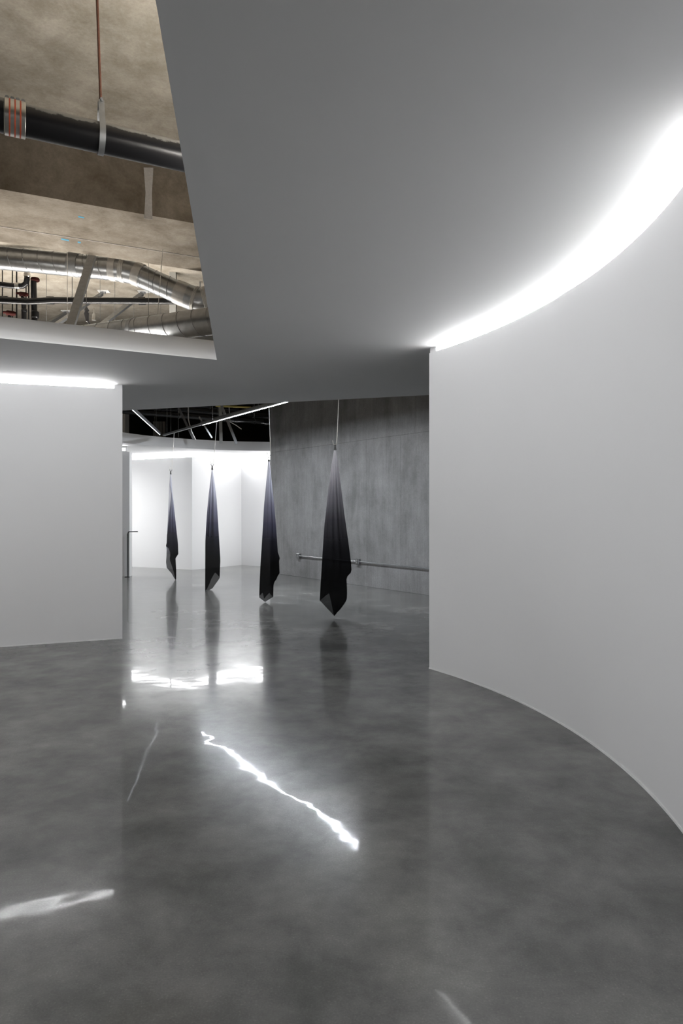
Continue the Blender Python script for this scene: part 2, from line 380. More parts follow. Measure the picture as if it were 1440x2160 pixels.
# concrete slab, beam and outer walls of the building
struct(MB().box((-13, -7, SLAB), (8, 22, SLAB + 0.3)).make('ceiling_slab', 'slab_concrete', smooth=False), 'bare stained concrete slab above the dropped ceiling')
bd = Vector((1, 0.46)).normalized(); bn = Vector((-bd.y, bd.x))
BB = 4.64
b0 = gz(200, 434, BB)
t_far = gz(212, 541, BB); bwid = (t_far - b0).dot(bn)
p0, p1 = b0 - bd * 5, b0 + bd * 7
beam = struct(MB().ribbon([p0, p1], [p0 + bn * bwid, p1 + bn * bwid], BB, SLAB).make('ceiling_beam', 'beam_concrete', smooth=False), 'wide stained concrete beam under the slab')
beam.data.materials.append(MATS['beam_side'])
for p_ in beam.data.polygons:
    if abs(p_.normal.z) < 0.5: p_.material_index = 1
s0 = gz(150, 500, BB); so = (s0 - b0).dot(bn)
MB().ribbon([p0 + bn * so, p1 + bn * so], [p0 + bn * (so + 0.012), p1 + bn * (so + 0.012)], BB - 0.006, BB).make('form_seam', 'plaster_patch', beam, smooth=False)
def beam_quad(px, py, w, h):                                 # chalk mark on the underside
    c = gz(px, py, BB); v = [(*(c + bd * (a * w) + bn * (b * h)), BB - d) for d in (0.002, 0.0) for a, b in ((-.5, -.5), (.5, -.4), (.5, .5), (-.45, .4))]
    build('chalk_mark', v, [(0, 1, 2, 3), (7, 6, 5, 4), (0, 4, 5, 1), (1, 5, 6, 2), (2, 6, 7, 3), (3, 7, 4, 0)], 'blue_chalk', beam, smooth=False)
beam_quad(137, 505.5, 0.085, 0.05); beam_quad(167, 511, 0.035, 0.05); beam_quad(171, 458, 0.06, 0.04)
def beam_face(px, y_):                                       # point on the near face of the beam
    t = (px - 720) / F; k = (t * b0.y - b0.x) / (bd.x - t * bd.y); p = b0 + bd * k
    return p, EYE + (HZ - y_) / F * p.y
pp, zt = beam_face(313, 352); _, zb = beam_face(311, 462)
v = []
for d in (0.0, -0.006):
    for k, (w, z) in enumerate(((-.045, zb), (.04, zb), (.035, (zt + zb) / 2), (.05, zt), (-.05, zt - .02), (-.03, (zt + zb) / 2))):
        q = pp + bd * w + bn * d; v.append((q.x, q.y, z))
build('plaster_patch', v, [(0, 1, 2, 3, 4, 5), (11, 10, 9, 8, 7, 6)] + [(k, (k + 1) % 6, 6 + (k + 1) % 6, 6 + k) for k in range(6)], 'plaster_patch', beam, smooth=False)
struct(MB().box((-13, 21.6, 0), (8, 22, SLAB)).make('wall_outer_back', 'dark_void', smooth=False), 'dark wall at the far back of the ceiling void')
struct(MB().box((-13, -7, 0), (-12.8, 21.6, SLAB)).make('wall_outer_left', 'slab_concrete', smooth=False), 'outer wall beyond the left side')
struct(MB().box((7.8, -7, 0), (8, 21.6, SLAB)).make('wall_outer_right', 'wall_concrete', smooth=False), 'outer wall beyond the right side')
struct(MB().box((-12.8, -7, 0), (7.8, -6.8, SLAB)).make('wall_outer_front', 'white_paint', smooth=False), 'white wall behind the viewer')

# entry hall behind the viewer: more white walls, with unseen light slots added for brightness
eF = [Vector((-6.8, -3.2)), Vector((-1.2, -4.6)), Vector((3.6, -4.6))]
eB = [p + Vector((-0.04, -0.2)) for p in eF]
ET = 2.98
struct(MB().ribbon(eF, eB, 0, ET).make('wall_entry', 'white_paint', smooth=False), 'white wall behind the viewer with an added light slot')
cove([p + Vector((-0.01, -0.06)) for p in eF], [p + Vector((-0.01, -0.07)) for p in eF], ET + 0.004, ET + 0.046, 'glow_entry', 'unseen light slot added above the wall behind the viewer')

hs_ = [(-7.3, 3.4), (-4.6, 4.6), (-4.6, -1.6), (-0.2, -2.4), (1.0, -5.4), (-7.3, -5.4)]
struct(MB().prism(hs_, 3.03, 3.22).make('ceiling_hall_shield', 'white_paint', smooth=False), 'unseen white ceiling added over the hall to shield the fascia from light')  # added to shield the opening fascia from the hall slots
hG = [Vector((-6.85, 1.6)), hF[1]]
cove([p + Vector((-.06, 0)) for p in hG], [p + Vector((-.07, 0)) for p in hG], 2.985, 3.026, 'glow_entry', 'unseen light slot added above the hall wall left of the viewer')  # added slot lighting the right wall from the hall side

# ------------------------------------------------------------------ hanging scarves, hooks, strut
def prof(pts):
    def g(y):
        if y <= pts[0][0]: return pts[0][1]
        for (a, b), (c, d) in zip(pts, pts[1:]):
            if y <= c: return b + (d - b) * (y - a) / (c - a)
        return pts[-1][1]
    return g
def scarf(Y, top, left, right, hems, folds, mat, label, clip_h, dye_shift=0.0, inner=None):
    """hems: bottom outline of front and of back layer, as (share of width, row); folds: (share, sharpness, depth)"""
    L, Rr = prof([(y, x) for x, y in left]), prof([(y, x) for x, y in right])
    foot = at(top[0], top[1], Y); foot.z = 0
    root = empty('hanging_scarf', foot, label, 'scarf', 'ombre scarves hanging in a row')
    ylen = 2.33 * F / Y
    NU, NV = 30, 46
    for layer, hem in enumerate(hems):
        H = prof(hem); v = []; dye = []
        for i in range(NU + 1):
            u = i / NU
            for j in range(NV + 1):
                t = (j / NV)
                y = lerp(top[1], H(u), t)
                l, r = L(y), Rr(y)
                if layer == 0 and inner: l = max(l, min(inner(y), r - 0.5))
                x = lerp(l, r, u)
                hw = (Rr(y) - L(y)) / 2 / F * Y
                d = 0.42 * hw * math.sin(math.pi * u) ** 0.7 if 0 < u < 1 else 0.0
                if layer == 0:
                    for (fu, fs, fd) in folds: d -= fd * hw * math.exp(-((u - fu) / fs) ** 2) * min(1, max(0, (y - top[1]) / 40))
                    d += 0.05 * hw * math.sin(u * 19 + y * 0.012)
                    yy = Y - d - 0.004
                else:
                    yy = Y + 0.8 * d + 0.05 * hw * math.sin(u * 15 + 1.0) + 0.004
                v.append(at(x, y, Y) + Vector((0, yy - Y, 0)))
                dye.append(min(1.0, max(0.0, (y - top[1]) / ylen + (dye_shift if layer else 0.0))))
        f = [(i * (NV + 1) + j, i * (NV + 1) + j + 1, (i + 1) * (NV + 1) + j + 1, (i + 1) * (NV + 1) + j) for i in range(NU) for j in range(NV)]
        o = build('front_layer' if layer == 0 else 'back_layer', v, f, mat, root, angle=80)
        at_ = o.data.attributes.new('dye', 'FLOAT', 'POINT'); at_.data.foreach_set('value', dye)
    # spring clip
    p = at(top[0], top[1], Y); s = 1.0
    c = MB()
    for q in (-1, 1):
        c.add([p + Vector((q * a, b, z)) for b in (-0.012, 0.012) for a, z in ((0.003, -0.02), (0.017, -0.016), (0.007, clip_h * 0.62), (0.001, clip_h * 0.6))],
              [(0, 1, 2, 3), (7, 6, 5, 4), (0, 4, 5, 1), (1, 5, 6, 2), (2, 6, 7, 3), (3, 7, 4, 0)])
    c.tube([p + Vector((0, -0.014, clip_h * 0.6)), p + Vector((0, 0.014, clip_h * 0.6))], 0.01, 10)
    cl_ = c.make('clip', 'black_steel', root)
    h = MB()
    for q in (-1, 1):
        h.tube([p + Vector((q * 0.004, 0, clip_h * 0.6)), p + Vector((q * 0.02, 0, clip_h * 0.85)), p + Vector((q * 0.026, 0, clip_h * 1.1))], 0.0045, 8)
    h.make('clip_handle', 'black_steel', cl_)
    return root
Y1, Y2, Y3, Y4 = 14.85, 12.95, 11.2, 9.47
scarf(Y4, (706.5, 947), [(704.5, 947), (698.3, 983.6), (691.7, 1039), (683.8, 1110), (679.8, 1171), (675.9, 1231.6), (674, 1266)],
      [(708.5, 947), (715.5, 999), (726, 1084), (735, 1147), (740.5, 1189), (741.3, 1205), (739, 1209), (734, 1212), (730.5, 1221), (732, 1247), (731.3, 1266)],
      [[(0, 1267), (.34, 1249.5), (.48, 1284), (.53, 1298), (.75, 1285), (.95, 1270), (1, 1263)], [(0, 1267), (.53, 1301), (.8, 1283), (1, 1264)]],
      [(.42, .05, .35), (.66, .04, .4), (.2, .06, .15)], 'silk_grey', 'large grey-to-black ombre scarf nearest the viewer, in front of the concrete wall', 0.085)
scarf(Y3, (567, 971), [(565.5, 971), (563.7, 993.5), (560.8, 1024), (556.7, 1066), (554.3, 1110), (551.9, 1150.7), (549.1, 1192.8), (547.3, 1231.7), (546.5, 1261.7)],
      [(568.5, 971), (573, 1016), (578.6, 1069.7), (582.7, 1120), (585.9, 1165), (590.3, 1177), (588.3, 1180), (589.6, 1209), (585.9, 1214), (582.7, 1222.8), (577, 1230), (576.2, 1259)],
      [[(0, 1257), (.26, 1249), (.36, 1263), (.5, 1257), (.72, 1250), (1, 1259)], [(0, 1261), (.4, 1270.5), (1, 1259)]],
      [(.7, .06, .3), (.35, .08, .12)], 'silk_violet', 'violet-grey to black ombre scarf overlapping the left edge of the concrete wall', 0.09)
scarf(Y2, (447.5, 989), [(446.5, 989), (443.5, 1015.6), (439.3, 1050), (435.8, 1092), (433, 1140.6), (432.8, 1182), (432.4, 1243)],
      [(448.3, 989), (452.5, 1019.7), (456.7, 1054), (459.2, 1092), (462.2, 1140), (464.6, 1182), (463.9, 1196), (463.3, 1219)],
      [[(0, 1246), (.12, 1243), (.34, 1231), (.42, 1221), (.72, 1207), (1, 1217)], [(0, 1246.4), (.24, 1245.4), (.46, 1242), (1, 1219)]],
      [(.46, .09, .45), (.15, .08, .15)], 'silk_violet', 'pale violet to black ombre scarf second from the left, before the back-room corner', 0.085)
scarf(Y1, (360.2, 999), [(359.4, 999), (356.6, 1024.8), (354.6, 1070), (352.7, 1115.6), (351.4, 1146.7), (349.4, 1151.9), (351.1, 1155.7), (350.7, 1173.9), (349.8, 1185.6), (351.4, 1198.5), (351.8, 1225)],
      [(361, 999), (363, 1032.6), (367, 1070), (371.5, 1113), (375.4, 1148), (376, 1170), (374, 1172.5), (369.9, 1175.2), (371.7, 1203.7), (371.5, 1224)],
      [[(0, 1152), (.2, 1156), (.36, 1164), (.45, 1182), (.7, 1200), (.93, 1222), (1, 1221)], [(0, 1198), (.42, 1209), (.9, 1224.5), (1, 1222)]],
      [(.55, .1, .2)], 'silk_violet', 'smallest ombre scarf at the far left end, before the bright back wall', 0.08, -0.2,
      prof([(1000, 352), (1042, 361.5), (1080, 357.3), (1122, 353.3), (1140, 350)]))

strutA, strutB = Vector((-4.02, 15.42, 3.215)), Vector((-0.03, 9.47, 3.262))
sd_ = (strutB - strutA)
def on_strut(Y): return strutA + sd_ * ((Y - strutA.y) / sd_.y)
def hook_rod(Y, hx, hy, label):
    "straight rod with an upturned hook; hx, hy: bottom of the hook"
    b = at(hx, hy, Y); top = on_strut(Y) + Vector((-0.0, 0, -0.02))
    r = 0.0045 if Y > 10 else 0.0065
    rb = b + Vector((0.026, 0, 0.03))
    pts = [top, rb]
    for k in range(1, 8):
        a = math.pi * k / 8
        pts.append(b + Vector((0.026 * math.cos(a), 0, 0.026 - 0.026 * math.sin(a))))
    pts += [b + Vector((-0.027, 0, 0.035)), b + Vector((-0.034, 0, 0.06))]
    root = empty('hook_rod', (top.x, top.y, b.z), label, 'hook', 'rods with hooks holding the scarves')
    MB().tube(pts[:2], r, 10).make('rod', 'bright_rod', root)
    MB().tube(pts[1:], r * 0.95, 10).make('hook', 'bright_rod', root)
    MB().box(tuple(top + Vector((-0.018, -0.018, -0.004))), tuple(top + Vector((0.018, 0.018, 0.02)))).make('nut', 'galvanized_matte', root)
hook_rod(Y4, 706.5, 938.0, 'bright hooked rod above the nearest scarf against the concrete wall')
hook_rod(Y3, 567.0, 961.5, 'bright hooked rod at the left edge of the concrete wall')
hook_rod(Y2, 447.6, 978.0, 'thin hooked rod above the second scarf from the left')
hook_rod(Y1, 360.0, 989.0, 'thin hooked rod above the far left scarf')
st = empty('strut_rail', strutA, 'long thin grey rail carrying the scarf rods', 'rail')
MB().sweep([strutA, strutB], channel_section(0.041, 0.041)).make('channel', 'galvanized_matte', st, smooth=False)
for Y in (14.9, 13.0, 11.4):
    p = on_strut(Y + 0.12); MB().tube([p + Vector((0, 0, 0.01)), p + Vector((0, 0, SLAB - p.z))], 0.004, 8).make('hanger_wire', 'galvanized_matte', st)

def linear_light(a, b, mat, label, w=0.065, h=0.07, lamp_w=0.035):
    a, b = Vector(a), Vector(b)
    root = empty('linear_light', a, label, 'light', 'linear lights above the scarves')
    MB().sweep([a, b], rect_section(w, h)).make('housing', 'fixture_grey', root, smooth=False)
    d = Vector((0, 0, -h / 2 - 0.004))
    lit_face(MB().sweep([a + d, b + d], rect_section(lamp_w, 0.008)).make('diffuser', mat, root, smooth=False), (0, 0, -1))
    for k in range(2):
        q = lerp(a, b, 0.15 + 0.7 * k)
        MB().tube([q + Vector((0, 0, h / 2)), Vector((q.x, q.y, SLAB - .002))], 0.003, 6).make('suspension_wire', 'galvanized_matte', root)
    return root
linear_light((-3.07, 15.0, 3.43), (0.21, 10.1, 3.43), 'glow_line', 'long bright linear light running beside the scarf rail')
linear_light((-4.09, 15.38, 3.25), (-3.48, 11.1, 3.25), 'glow_line2', 'thin linear light meeting the far end of the rail', 0.04, 0.05, 0.009)

# unseen lamps added to brighten the hall, rear room and ceiling void
def added_light(a, b, label, mat='glow_hall', up=False, lw=0.06):
    a, b = Vector(a), Vector(b); root = empty('linear_light', a, label, 'light')
    MB().sweep([a, b], rect_section(0.09, 0.07)).make('housing', 'fixture_grey', root, smooth=False)
    d = Vector((0, 0, 0.039 if up else -0.039))
    lit_face(MB().sweep([a + d, b + d], rect_section(lw, 0.008)).make('diffuser', mat, root, smooth=False), (0, 0, 1 if up else -1))
    if not up:
        for t in (.2, .8):
            q = lerp(a, b, t); MB().tube([q + Vector((0, 0, .035)), Vector((q.x, q.y, (SLAB if a.z > 3 else RZ) - .002))], 0.004, 6).make('suspension_wire', 'galvanized_matte', root)
    return root
added_light((-3.0, -3.5, 3.45), (-4.3, 3.4, 3.45), 'unseen linear light added in the hall left of the viewer')
added_light((-8.2, 17.8, 2.92), (-6.4, 16.4, 2.92), 'unseen linear light added behind the side wall to brighten the rear room', 'glow_rear')  # added to brighten the left back wall
vl = empty('linear_light', (-1.36, 17.2, 0.25), 'unseen upright light added behind the end of the concrete wall', 'light')  # added to brighten the middle and right back walls
MB().box((-1.355, 17.1, 0.0), (-1.30, 17.3, 2.8)).make('housing', 'fixture_grey', vl, smooth=False)
lit_face(MB().box((-1.367, 17.12, 0.1), (-1.356, 17.28, 2.75)).make('diffuser', 'glow_rise', vl, smooth=False), (-1, 0, 0))
added_light((-0.2, 2.6, zc(-.2, 2.6) + .224), (-0.55, 5.0, zc(-.55, 5.0) + .226), 'unseen up-light added on the dropped ceiling beside the opening', 'glow_void', True)  # added to brighten the near slab
added_light((-5.2, 6.95, zc(-5.2, 6.95) + .226), (-2.2, 7.85, zc(-2.2, 7.85) + .226), 'unseen up-light added on the dropped ceiling in front of the ducts', 'glow_void2', True, 0.06)  # added for the beam underside and the duct highlights
UB = added_light((-6.2, 10.3, zc(-6.2, 10.3) + .226), (-2.6, 9.9, zc(-2.6, 9.9) + .226), 'unseen wide up-light added on the dropped ceiling behind the ducts', 'glow_void3', True, 0.1)  # added to brighten the far slab
MB().ribbon([Vector((-6.3, 10.55)), Vector((-2.3, 10.1))], [Vector((-6.3, 10.57)), Vector((-2.3, 10.12))], lambda x, y: zc(x, y) + .19, 3.36).make('added_baffle', 'fixture_grey', UB, smooth=False)  # added board keeping the up-light off the upper concrete wall
struct(MB().ribbon([Vector((-1.15, 8.95)), Vector((4.5, 8.2))], [Vector((-1.15, 9.05)), Vector((4.5, 8.3))], lambda x, y: zc(x, y) + .188, SLAB).make('wall_light_block', 'white_paint', smooth=False), 'unseen bulkhead added on top of the dropped ceiling to block light')  # added to keep void light off the upper concrete wall

# ------------------------------------------------------------------ conduit on the concrete wall
def wall_pt(px, py, d):
    s_ = along(px); p = ca + cdir * s_ - cn * d
    q = ca + cdir * s_; return Vector((p.x, p.y, EYE + (HZ - py) / F * q.y))
ja, jb, je = wall_pt(632, 1171.5, 0.0), wall_pt(757, 1185, 0.0), wall_pt(912, 1199, 0.0)
zcon = (ja.z + jb.z) / 2
cdt = empty('conduit_run', (jb.x, jb.y, 0.0), 'thin metal conduit with two boxes low on the concrete wall', 'conduit')
def con(px0, px1, name='pipe'):
    a, b = wall_pt(px0, 1180, 0.035), wall_pt(px1, 1180, 0.035); a.z = b.z = zcon
    MB().tube([a, b], 0.0115, 10).make(name, 'galvanized', cdt)
con(634, 755); con(759, 930)
for px in (632, 757):
    c0 = wall_pt(px, 1180, 0.0); c0.z = zcon
    def P(s, d, z): return c0 + Vector((cdir.x * s - cn.x * d, cdir.y * s - cn.y * d, z))
    h = 0.052
    m = MB()
    for (a, d0, d1) in ((h, 0.0, 0.054),):
        m.add([P(-a, d0, -a), P(a, d0, -a), P(a, d0, a), P(-a, d0, a), P(-a, d1, -a), P(a, d1, -a), P(a, d1, a), P(-a, d1, a)],
              [(0, 1, 2, 3), (4, 5, 6, 7), (0, 1, 5, 4), (1, 2, 6, 5), (2, 3, 7, 6), (3, 0, 4, 7)])
    bx = m.make('junction_box', 'galvanized_matte', cdt, smooth=False)
    a = 0.054; m = MB().add([P(-a, .054, -a), P(a, .054, -a), P(a, .054, a), P(-a, .054, a), P(-a * .9, .06, -a * .9), P(a * .9, .06, -a * .9), P(a * .9, .06, a * .9), P(-a * .9, .06, a * .9)],
              [(0, 1, 2, 3), (4, 5, 6, 7), (0, 1, 5, 4), (1, 2, 6, 5), (2, 3, 7, 6), (3, 0, 4, 7)])
    m.make('cover_plate', 'galvanized', bx, smooth=False)
    m = MB()
    for z in (-.022, .022): m.add([P(s_ * .016, .0605 + (k > 0) * .003, z + q * .013) for k in (0, 1) for s_, q in ((-1, -1), (1, -1), (1, 1), (-1, 1))],
              [(0, 1, 2, 3), (4, 5, 6, 7), (0, 1, 5, 4), (1, 2, 6, 5), (2, 3, 7, 6), (3, 0, 4, 7)])
    m.make('receptacle', 'grey_panel', bx, smooth=False)
    for sg in ((-1, 1) if px == 757 else (1,)):
        q = P(sg * (h + 0.012), 0.035, 0)
        MB().tube([P(sg * h, 0.035, 0), P(sg * (h + 0.03), 0.035, 0)], 0.017, 10).make('connector', 'galvanized', bx)

# slim handrail at the side wall
hr = at(270, 1214, 15.5); hr.z = 0
rail = empty('handrail', hr, 'slim black metal handrail at the edge of the shaded side wall', 'handrail')
MB().tube([hr + Vector((0, 0, 0.0)), hr + Vector((0, 0, 1.0)), hr + Vector((0.006, 0, 1.022)), hr + Vector((0.03, 0, 1.03)), hr + Vector((0.19, 0.1, 1.03))], 0.012, 8).make('post', 'black_steel', rail)
MB().box(tuple(hr + Vector((-0.07, -0.03, 0))), tuple(hr + Vector((0.03, 0.03, 0.012)))).make('base_plate', 'black_steel', rail, smooth=False)
MB().tube([hr + Vector((-0.035, 0.05, 0.012)), hr + Vector((-0.035, 0.05, 0.98)), hr + Vector((0, 0.0, 0.99))], 0.006, 8).make('stay', 'galvanized_matte', rail)

# ------------------------------------------------------------------ services in the opening on the left
# heavy black drain pipe with coupling and hanger
HP = EYE + 2.1
dp0, dp1 = at(0, 243, 2.1 * F / (HZ - 243)), at(383, 330, 2.1 * F / (HZ - 330)); dp0.z = dp1.z = HP
pd = (dp1 - dp0).normalized(); PR = 0.082
dr = empty('drain_pipe', (dp0.x, dp0.y, HP - PR), 'thick glossy black drain pipe crossing the ceiling opening', 'pipe')
def on_pipe(px):
    t = (px - 720) / F; k = (t * dp0.y - dp0.x) / (pd.x - t * pd.y); return dp0 + pd * k
MB().tube([on_pipe(8) - pd * 1.6, on_pipe(8) - pd * 0.05, on_pipe(8)], [PR * 1.03, PR * 1.03, PR * 1.06], 32).make('pipe_length', 'dusty_iron', dr)
MB().tube([on_pipe(50), on_pipe(600)], PR, 32).make('pipe_length', 'dusty_iron', dr)
cp0, cp1 = on_pipe(9), on_pipe(54)
cpl = MB().tube([cp0, lerp(cp0, cp1, .02), lerp(cp0, cp1, .98), cp1], [PR * 1.06, PR * 1.09, PR * 1.09, PR * 1.06], 40).make('coupling', 'stainless', dr)
for k in range(4):
    q = lerp(cp0, cp1, 0.12 + 0.253 * k)
    if k < 3:
        w = lerp(cp0, cp1, 0.12 + 0.253 * (k + .5))
        MB().tube([w - pd * .0045, w - pd * .0035, w + pd * .0035, w + pd * .0045], [PR * 1.09, PR * 1.115, PR * 1.115, PR * 1.09], 40).make('band_groove', 'orange_band', cpl)
    MB().tube([q - pd * .011, q - pd * .010, q + pd * .010, q + pd * .011], [PR * 1.09, PR * 1.105, PR * 1.105, PR * 1.09], 40).make('clamp_band', 'stainless', cpl)
    sc_ = q + Vector((0, 0, PR * 1.1)); nrm = pd.cross(Vector((0, 0, 1))).normalized()
    MB().tube([sc_ - nrm * .022, sc_ - nrm * .008, sc_ - nrm * .007, sc_ + nrm * .03], [.017, .017, .010, .010], 8).make('clamp_screw', 'galvanized_matte', cpl)
# hanger: clevis strap and rusty rod
hp = on_pipe(213)
hg = empty('pipe_hanger', (hp.x, hp.y, HP - PR), 'clevis pipe hanger on a rusty rod holding the black drain pipe', 'hanger')
sidev = pd.cross(Vector((0, 0, 1))).normalized(); loop = []
for k in range(0, 25):
    a = math.radians(-200 + 220 * k / 24); loop.append((math.cos(a) * (PR + .004), math.sin(a) * (PR + .004)))
apex = PR + 0.125
path = [(-.012, apex)] + [(-PR * .62, PR * .9)] + [(c, s_) for c, s_ in loop] + [(PR * .62, PR * .9), (.012, apex)]
path = [(-.014, apex), (-PR * .55, PR + .03)] + [(math.cos(math.radians(d)) * (PR + .004), math.sin(math.radians(d)) * (PR + .004)) for d in range(148, 393, 10)] + [(PR * .55, PR + .03), (.014, apex)]
P3 = [hp + sidev * c + Vector((0, 0, s_)) for c, s_ in path]
m = MB(); wv = pd * 0.016; tk = 0.004; vv = []
for i, p in enumerate(P3):
    d = (hp - p); d.normalize()
    vv += [p - wv, p + wv, p + wv - d * tk, p - wv - d * tk]
n = len(P3); ff = [(0, 1, 2, 3), tuple(4 * (n - 1) + k for k in range(4))] + [(4 * i + k, 4 * i + (k + 1) % 4, 4 * i + 4 + (k + 1) % 4, 4 * i + 4 + k) for i in range(n - 1) for k in range(4)]
m.add(vv, ff).make('clevis_strap', 'galvanized_matte', hg)
tp = hp + Vector((0, 0, apex))
MB().tube([tp - sidev * 0.03, tp + sidev * 0.03], 0.008, 8).make('clevis_bolt', 'galvanized_matte', hg)
MB().tube([tp + Vector((0, 0, -0.05)), tp + Vector((-0.05, 0, SLAB - tp.z))], 0.0075, 10).make('rod', 'rusty_rod', hg)
MB().tube([tp + Vector((0, 0, -.045)), tp + Vector((0, 0, -.03))], 0.014, 6).make('nut', 'galvanized_matte', hg)

def spiral_duct(name, legs, r, label, pitch=0.2):
    "legs: [(kind, points)]: straight, elbow, tape"
    first = legs[0][1][0]
    root = empty(name, (first.x, first.y, first.z - r), label, 'duct', 'galvanised ducts in the ceiling opening')
    for kind, pts, rr in legs:
        if kind == 'straight_section':
            body = MB().tube(pts, rr, 40).make(kind, 'galvanized', root)
            a, b = pts[0], pts[-1]; ax = (b - a).normalized(); u = ax.orthogonal().normalized(); w = ax.cross(u)
            L_ = (b - a).length; n = int(L_ / pitch * 26); hx = []
            for i in range(n + 1):
                th = 2 * math.pi * i / 26; hx.append(a + ax * (L_ * i / n) + (u * math.cos(th) + w * math.sin(th)) * (rr + .001))
            MB().tube(hx, 0.005, 5).make('spiral_seam', 'galvanized_matte', body)
        elif kind == 'elbow': MB().tube(pts, rr, 40).make(kind, 'galvanized', root)
        elif kind == 'taped_joint':
            k = len(pts); n = 7; ps = [lerp(pts[0], pts[-1], i / (n - 1)) for i in range(n)] if k == 2 else pts
            MB().tube(ps, [rr + 0.004 + 0.004 * (i % 2) for i in range(len(ps))], 40).make(kind, 'duct_tape', root)
        elif kind == 'strap': MB().tube(pts, rr, 40).make(kind, 'galvanized_matte', root)
    return root
DY = 9.2
d = [at(x, y, DY) for x, y in ((-110, 533), (143, 557), (233, 567), (262, 571), (290, 579), (312, 588), (352, 606), (393, 624), (412, 631), (432, 632), (455, 626), (500, 614))]
R1 = 0.15
spiral_duct('spiral_duct', [('straight_section', [d[0], d[2]], R1), ('strap', [at(147, 557.4, DY), at(168, 559.6, DY)], R1 + .008),
    ('taped_joint', [d[2], at(247, 568.6, DY)], R1 + .002), ('elbow', [at(245, 568.4, DY), d[3], at(277, 574.5, DY), d[4]], R1 + .003),
    ('taped_joint', [at(255, 569.8, DY), at(265, 571.5, DY)], R1 + .004), ('taped_joint', [at(284, 576.5, DY), at(300, 583, DY)], R1 + .003),
    ('straight_section', [d[4], d[7]], R1), ('taped_joint', [at(372, 615, DY), at(386, 621, DY), at(398, 626, DY)], R1 + .004),
    ('elbow', [at(395, 625, DY), d[8], at(422, 633, DY), d[9], d[10]], R1 + .012), ('taped_joint', [at(409, 630, DY), at(416, 632.4, DY)], R1 + .015),
    ('taped_joint', [at(430, 632.5, DY), at(439, 630.5, DY)], R1 + .016),
    ('straight_section', [d[10], d[11]], R1), ('straight_section', [at(-420, 533, DY), d[0]], R1)], R1, 'shiny spiral duct under the beam bending down to the right')
z2 = EYE + 2.13; R2 = 0.152
g0, g1 = at(-120, 700, 9.6), at(600, 690, 7.35)
def lev(px, Y): return Vector(((px - 720) / F * Y, Y, z2))
e0, e1 = lev(130, 8.55), lev(640, 7.2)
m0, m1 = lerp(e0, e1, 0.335), lerp(e0, e1, 0.35)
spiral_duct('spiral_duct', [('straight_section', [e0, m0], R2), ('strap', [m0, m1], R2 + .004), ('straight_section', [m1, e1], R2)], R2, 'shiny spiral duct lying low behind the edge of the ceiling opening')

# black sprinkler main and its hangers
def pipe(name, pts, r, mat, label, cat='pipe', group=None, hang=(), coup=()):
    pts = [Vector(p) for p in pts]
    root = empty(name, (pts[0].x, pts[0].y, min(p.z for p in pts) - r), label, cat, group)
    MB().tube(pts, r, 16).make('pipe_length', mat, root)
    a, b = pts[0], pts[-1]; ax = (b - a).normalized()
    for t in coup:
        q = lerp(a, b, t)
        MB().tube([q - ax * .05, q - ax * .045, q + ax * .045, q + ax * .05], [r, r * 1.25, r * 1.25, r], 16).make('coupling', mat, root)
    for t in hang:
        q = lerp(a, b, t)
        rg = MB().torus(q, ax, r + .006, .006, 20, 6).make('ring_hanger', 'galvanized_matte', root)
        MB().tube([q + Vector((0, 0, r)), Vector((q.x, q.y, SLAB))], .005, 6).make('rod', 'galvanized_matte', rg)
    return root
BY = 9.75
pipe('sprinkler_main', [at(-120, 632, BY), at(0, 633, BY), at(60, 636, BY), at(110, 633.5, BY), at(390, 635.5, BY + .15)], 0.046, 'black_iron', 'slim black pipe running level beneath the shiny duct', coup=(.25, .44, .82), hang=(.53,))
# studs and braces
def brace(a, b, w, h, label, plate=None, group='diagonal steel braces in the ceiling opening', mat='galvanized_matte', flip=False):
    a, b = Vector(a), Vector(b); d_ = (b - a).normalized()
    root = empty('steel_brace', a if a.z < b.z else b, label, 'brace', group)
    sec = channel_section(w, h)
    if flip: sec = [(-x, y) for x, y in sec][::-1]
    MB().sweep([a, b], sec, up=(0.15, -1, 0.25)).make('channel', mat, root, smooth=False)
    if plate is not None:
        c = Vector(plate)
        MB().box(tuple(c + Vector((-.09, -.06, -.012))), tuple(c + Vector((.09, .06, 0)))).make('anchor_plate', 'trim_white', root, smooth=False)
        MB().tube([c + Vector((.02, 0, -.012)), c + Vector((.02, 0, -.05))], .012, 6).make('anchor_bolt', 'galvanized_matte', root)
    return root
q1, q2 = at(194, 541, 8.55), at(151, 680, 7.6); q3 = lerp(q1, q2, 1.28)
brace(q3, q1, 0.092, 0.05, 'wide galvanised stud leaning in front of the shiny duct')
def slab_pt(px, py): p = gz(px, py, SLAB); return Vector((p.x, p.y, SLAB))
for (a, b, Yb, w, lab) in (((219, 614), (100, 697), 10.0, .05, 'thin brace with a white plate behind the leaning stud'),
                           ((303, 614.5), (200, 696), 10.3, .065, 'dark diagonal brace between stud and duct'),
                           ((141, 656), (84, 692), 11.2, .05, 'short diagonal brace low beside the black risers')):
    sp = slab_pt(*a); brace(at(b[0], b[1], Yb), sp + Vector((-.03, 0, -.045)), w, .05, lab, sp, mat='galvanized_matte')
# posts
for (px, y0, y1, Y, w, lab) in ((365, 637, 690, 10.6, .10, 'white square post beneath the duct bend'), (386, 560, 612, 11.2, .055, 'grey post seen above the duct bend'), (422, 570, 606, 11.0, .02, 'thin grey post at the edge of the ceiling opening')):
    a, b = at(px, y1, Y), at(px, y0, Y); b.z = SLAB
    tag(MB().sweep([a, b], channel_section(w, w * .6), up=(0, 1, 0)).make('ceiling_post', 'grey_panel' if px == 365 else 'galvanized_matte', smooth=False), lab, 'post', 'posts under the slab in the ceiling opening')
